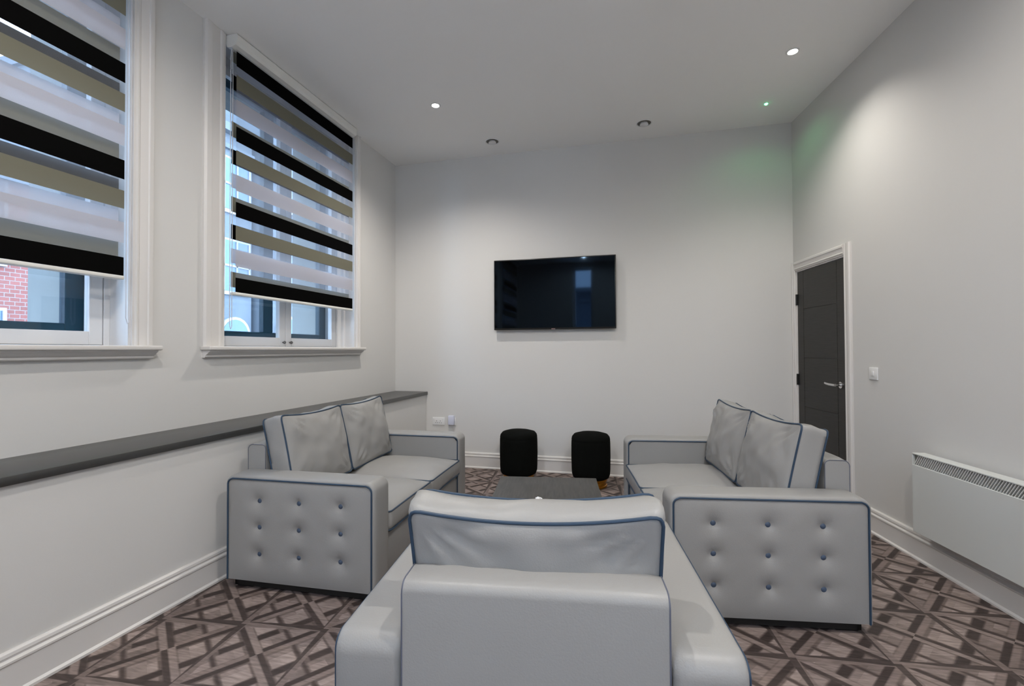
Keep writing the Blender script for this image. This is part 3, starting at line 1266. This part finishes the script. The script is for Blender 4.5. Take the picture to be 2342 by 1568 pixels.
def make_sofa(name, n, seat_w, arm_w, D, cush_t=.122, lean=12.5, back_h=.46, back_z=.449, seeds=(1, 2), shift=.03, bulge_b=.022, sagf=.018, cw=-.004, gb=.012):
    root = empty(name)
    L = n * seat_w + 2 * arm_w
    inner = n * seat_w / 2
    z0 = .055
    arm_h = .615
    make_arm(root, -L / 2, -inner, D, z0, arm_h)
    make_arm(root, L / 2, inner, D, z0, arm_h)
    # front rail
    bm = bmesh.new()
    box(bm, -inner + .001, inner - .001, -D / 2 + .028, D / 2 - .15, z0 + .005, .285, bev=.010, seg=3)
    finish('seat_base', bm, 'leather', root)
    # back frame
    bm = bmesh.new()
    yb0, yb1, zt = D / 2 - .110, D / 2 + .004, .748
    r = .022
    prof = [(yb0, z0), (yb0, zt - r)] + [(yb0 + r + r * math.cos(a), zt - r + r * math.sin(a)) for a in (PI * .83, PI * .67, PI * .5)]
    r2 = .028
    prof += [(yb1 - r2 + r2 * math.cos(a), zt - r2 + r2 * math.sin(a)) for a in (PI * .5, PI * .37, PI * .25, PI * .12, 0)] + [(yb1, z0)]
    K = 14
    rows = []
    hw_ = inner - .007
    for j in range(K + 1):
        t_ = 2 * j / K - 1
        x = (inner - .002) * t_ if False else hw_ * math.copysign(abs(t_) ** .7, t_)
        e = 1 - abs(t_) ** 8
        row = []
        for yy, zz in prof:
            row.append(bm.verts.new((x, yy + (.006 * e if yy > yb1 - .02 else 0), zz + (.006 * e if zz > zt - .03 else 0))))
        rows.append(row)
    for a, b in zip(rows[:-1], rows[1:]):
        for i in range(len(prof)):
            bm.faces.new((a[i], a[(i + 1) % len(prof)], b[(i + 1) % len(prof)], b[i]))
    bm.faces.new(rows[0])
    bm.faces.new(rows[-1])
    bf = finish('back_frame', bm, 'leather', root, angle=50)
    bm = bmesh.new()
    bm.free()
    for sx in (-1, 1):
        bm = bmesh.new()
        tube(bm, [(sx * hw_, yy, zz) for yy, zz in prof], .0020, 6)
        finish('back_seam', bm, 'seam_slate', bf)
    # seat cushions: lie flat
    sd = D - .110 - .01
    for i in range(n):
        cx = -inner + seat_w * (i + .5)
        M = Matrix.Translation((cx, -D / 2 + sd / 2 - .004, .368)) @ Matrix.Rotation(R(-90), 4, 'X')
        make_cushion(root, 'seat_cushion', seat_w - .004, sd, .100, .058, .008, 0.0, .010, M, seed=seeds[i] + 5, wr=.0032, rc=.028)
    # back cushions lean on the frame
    for i in range(n):
        cx = -inner + seat_w * (i + .5)
        ly = D / 2 - .110 - cush_t / 2 - shift
        M = (Matrix.Translation((cx, ly, back_z + back_h / 2)) @ Matrix.Rotation(R(-lean), 4, 'X')
             @ Matrix.Rotation(R((-1) ** i * .8), 4, 'Y'))
        make_cushion(root, 'back_cushion', seat_w + cw, back_h, cush_t, .055, bulge_b, sagf, .020, M, seed=seeds[i], wr=.011, crease=.0065, rc=.030, gb=gb)
    # black feet
    for sx in (-1, 1):
        for sy in (-1, 1):
            bm = bmesh.new()
            fx, fy = sx * (L / 2 - .09), sy * (D / 2 - .09)
            box(bm, fx - .05, fx + .05, fy - .05, fy + .05, 0, z0 + .012, bev=.004)
            finish('foot', bm, 'foot_black', root)
    bm = bmesh.new()
    for (x0, x1, y0_, y1_) in ((-L / 2 + .03, L / 2 - .03, -D / 2 + .035, -D / 2 + .055), (-L / 2 + .03, L / 2 - .03, D / 2 - .055, D / 2 - .035),
                               (-L / 2 + .03, -L / 2 + .05, -D / 2 + .035, D / 2 - .035), (L / 2 - .05, L / 2 - .03, -D / 2 + .035, D / 2 - .035)):
        box(bm, x0, x1, y0_, y1_, .012, z0 + .01)
    finish('under_shadow', bm, 'foot_black', root)  # black strips standing in for the shadow beneath the seat
    return root


SOFA_D = .885
sofa = make_sofa('two_seat_sofa', 2, .60, .158, SOFA_D, seeds=(1, 2))
tag(sofa, 'light grey two-seat sofa with blue piping along the window wall', 'sofa', 'matching tufted two-seat sofas')
sofa2 = copy_tree(sofa)
sofa2['label'] = 'light grey two-seat sofa with blue piping on the door side of the room'
sofa.location = (-1.722, 2.862, 0)
sofa.rotation_euler = (0, 0, R(92.2))
sofa2.location = (.510, 3.105, 0)
sofa2.rotation_euler = (0, 0, R(-81.5))

chair = make_sofa('armchair', 1, .622, .160, SOFA_D, seeds=(7, 8), lean=10.5, cush_t=.112, back_h=.462, back_z=.446, shift=.002, sagf=.026, cw=-.002, gb=.022)
tag(chair, 'light grey armchair with blue piping seen from behind, nearest the camera', 'armchair')
chair.location = (-.272, 1.478, 0)
chair.rotation_euler = (0, 0, R(187.2))

# ================================================================= COFFEE TABLE
tb = empty('coffee_table', (-.462, 2.655, 0), R(8.5))
tag(tb, 'low dark grey wooden coffee table between the two sofas', 'coffee table')
tw, tl, thh = .325, .50, .42
bm = bmesh.new()
box(bm, -tw, tw, -tl, tl, thh - .03, thh, bev=.003)
finish('table_top', bm, 'table_wood', tb)
bm = bmesh.new()
for q in ((-tw + .03, tw - .03, -tl + .03, -tl + .05), (-tw + .03, tw - .03, tl - .05, tl - .03), (-tw + .03, -tw + .05, -tl + .05, tl - .05), (tw - .05, tw - .03, -tl + .05, tl - .05)):
    box(bm, *q, thh - .10, thh - .03)
finish('apron', bm, 'table_wood', tb)
for sx in (-1, 1):
    for sy in (-1, 1):
        bm = bmesh.new()
        fx, fy = sx * (tw - .05), sy * (tl - .05)
        prism(bm, [(fx - .022, fy - .022), (fx + .022, fy - .022), (fx + .022, fy + .022), (fx - .022, fy + .022)], 'Z', 0, thh - .03)
        finish('leg', bm, 'table_wood', tb)
# small crumpled white paper on the table
bm = bmesh.new()
bmesh.ops.create_icosphere(bm, subdivisions=3, radius=1)
for v in bm.verts:
    d_ = 1 + .35 * noise.noise(v.co * 2.3) + .2 * noise.noise(v.co * 5)
    v.co = Vector((v.co.x * .019 * d_, v.co.y * .017 * d_, .018 + v.co.z * .011 * d_))
zm = min(v.co.z for v in bm.verts)
for v in bm.verts:
    v.co.z -= zm
tag(finish('crumpled_paper', bm, 'tissue', loc=(-.505, 2.64, thh), angle=20), 'small crumpled white paper lying on the coffee table', 'paper')


# ================================================================= STOOLS
def stool(x, y, label, rot=0):
    root = empty('round_stool', (x, y, 0), rot)
    tag(root, label, 'stool', 'black velvet stools by the back wall')
    bm = bmesh.new()
    Rr = .182
    lathe(bm, [(.001, .075), (Rr * .80, .075), (Rr * .93, .088), (Rr * .985, .115), (Rr, .16), (Rr * 1.012, .28), (Rr * 1.005, .40), (Rr, .425),
               (Rr * .985, .432), (Rr, .438), (Rr * .97, .462), (Rr * .88, .482), (Rr * .6, .497), (Rr * .3, .503), (.001, .504)], n=56, power=2.25)
    finish('seat', bm, 'velvet_black', root, angle=60)
    bm = bmesh.new()
    Rg = .152
    lathe(bm, [(.001, 0), (Rg, 0), (Rg, .016), (Rg * .95, .020), (Rg * .95, .050), (Rg, .056), (Rg, .078), (.001, .078)], n=40)
    finish('base_ring', bm, 'gold', root)
    return root


stool(-1.052, 4.47, 'black velvet stool with its base hidden behind the table, nearer the windows')
stool(-.350, 4.49, 'black velvet stool with its gold base showing, nearer the door')

# ================================================================= OUTSIDE
bm = bmesh.new()
box(bm, -40, -3.4, -30, 50, -1.4, -1.2)
struct(finish('street_ground', bm, 'asphalt'), 'grey street outside the windows', 'street')


def building(name, x, y0, y1, z1, m, label, wins, wm='far_glass', depth=6):
    root = empty(name, (x, (y0 + y1) / 2, -1.2))
    tag(root, label, 'building')
    c = (y0 + y1) / 2
    bm = bmesh.new()
    box(bm, -depth, 0, y0 - c, y1 - c, 0, z1 + 1.2)
    finish('facade', bm, m, root)
    bm = bmesh.new()
    box(bm, -depth - .1, .25, y0 - c - .1, y1 - c + .1, z1 + 1.2, z1 + 1.45)
    box(bm, 0, .12, y0 - c, y1 - c, z1 + .7, z1 + .85)
    finish('cornice', bm, 'stone_pale', root)
    for (wy, wz, ww, wh, arch) in wins:
        bm = bmesh.new()
        Yc, Zc = wy - c, wz + 1.2
        ring = [(-ww / 2, 0), (ww / 2, 0), (ww / 2, wh)]
        if arch:
            ring += [(ww / 2 * math.cos(a), wh + ww / 2 * math.sin(a)) for a in [PI * k / 10 for k in range(1, 10)]]
        ring += [(-ww / 2, wh)]
        outer = [(p[0] * 1.18, p[1] * 1.04 if p[1] > 0 else -.12) for p in ring]
        prism(bm, [(Yc + p[0], Zc + p[1]) for p in outer], 'X', .0, .07)
        for k in (-.5, 0, .5):
            box(bm, .09, .12, Yc + k * ww - .03, Yc + k * ww + .03, Zc, Zc + wh)
        box(bm, .09, .12, Yc - ww / 2, Yc + ww / 2, Zc + wh * .5 - .03, Zc + wh * .5 + .03)
        w_ = finish('window', bm, 'sash_white', root)
        bm = bmesh.new()
        prism(bm, [(Yc + p[0], Zc + p[1]) for p in ring], 'X', .072, .088)
        finish('pane', bm, wm, w_)
    return root


wA = [(y_, z_, .60, 1.5, False) for y_ in (.5, 2.0, 3.5, 4.9, 6.12) for z_ in (.6, 3.1)]
building('brick_building', -12.0, -6, 7.6, 5.2, 'brick', 'red brick building with white sash windows across the street', wA)
wB = [(y_, z_, 1.0, 1.6, z_ < 1) for y_ in (8.9, 10.7, 12.3) for z_ in (.2, 3.2, 5.8)]
building('stone_building', -12.3, 7.9, 13.0, 8.2, 'stone_pale', 'pale blue-grey stone building across the street, lower block', wB)
wC = [(y_, z_, 1.1, 1.9, z_ < 1) for y_ in (14.4, 17, 19.6, 22.2) for z_ in (.0, 3.2, 6.4, 9.4)]
building('tall_stone_building', -12.0, 13.2, 30, 13.5, 'stone_pale', 'tall pale stone building further along the street', wC)

wD = [(y_, z_, 1.0, 1.7, False) for y_ in (-4.5, -2.2, .2, 2.6) for z_ in (.0, 2.6)]
rb = building('slate_building', 0, -7, 5, 4.3, 'slate', 'dark slate-grey building behind the camera beyond the rear window', wD)
rb.location = (-2.0, -15.0, -1.2)
rb.rotation_euler = (0, 0, R(90))
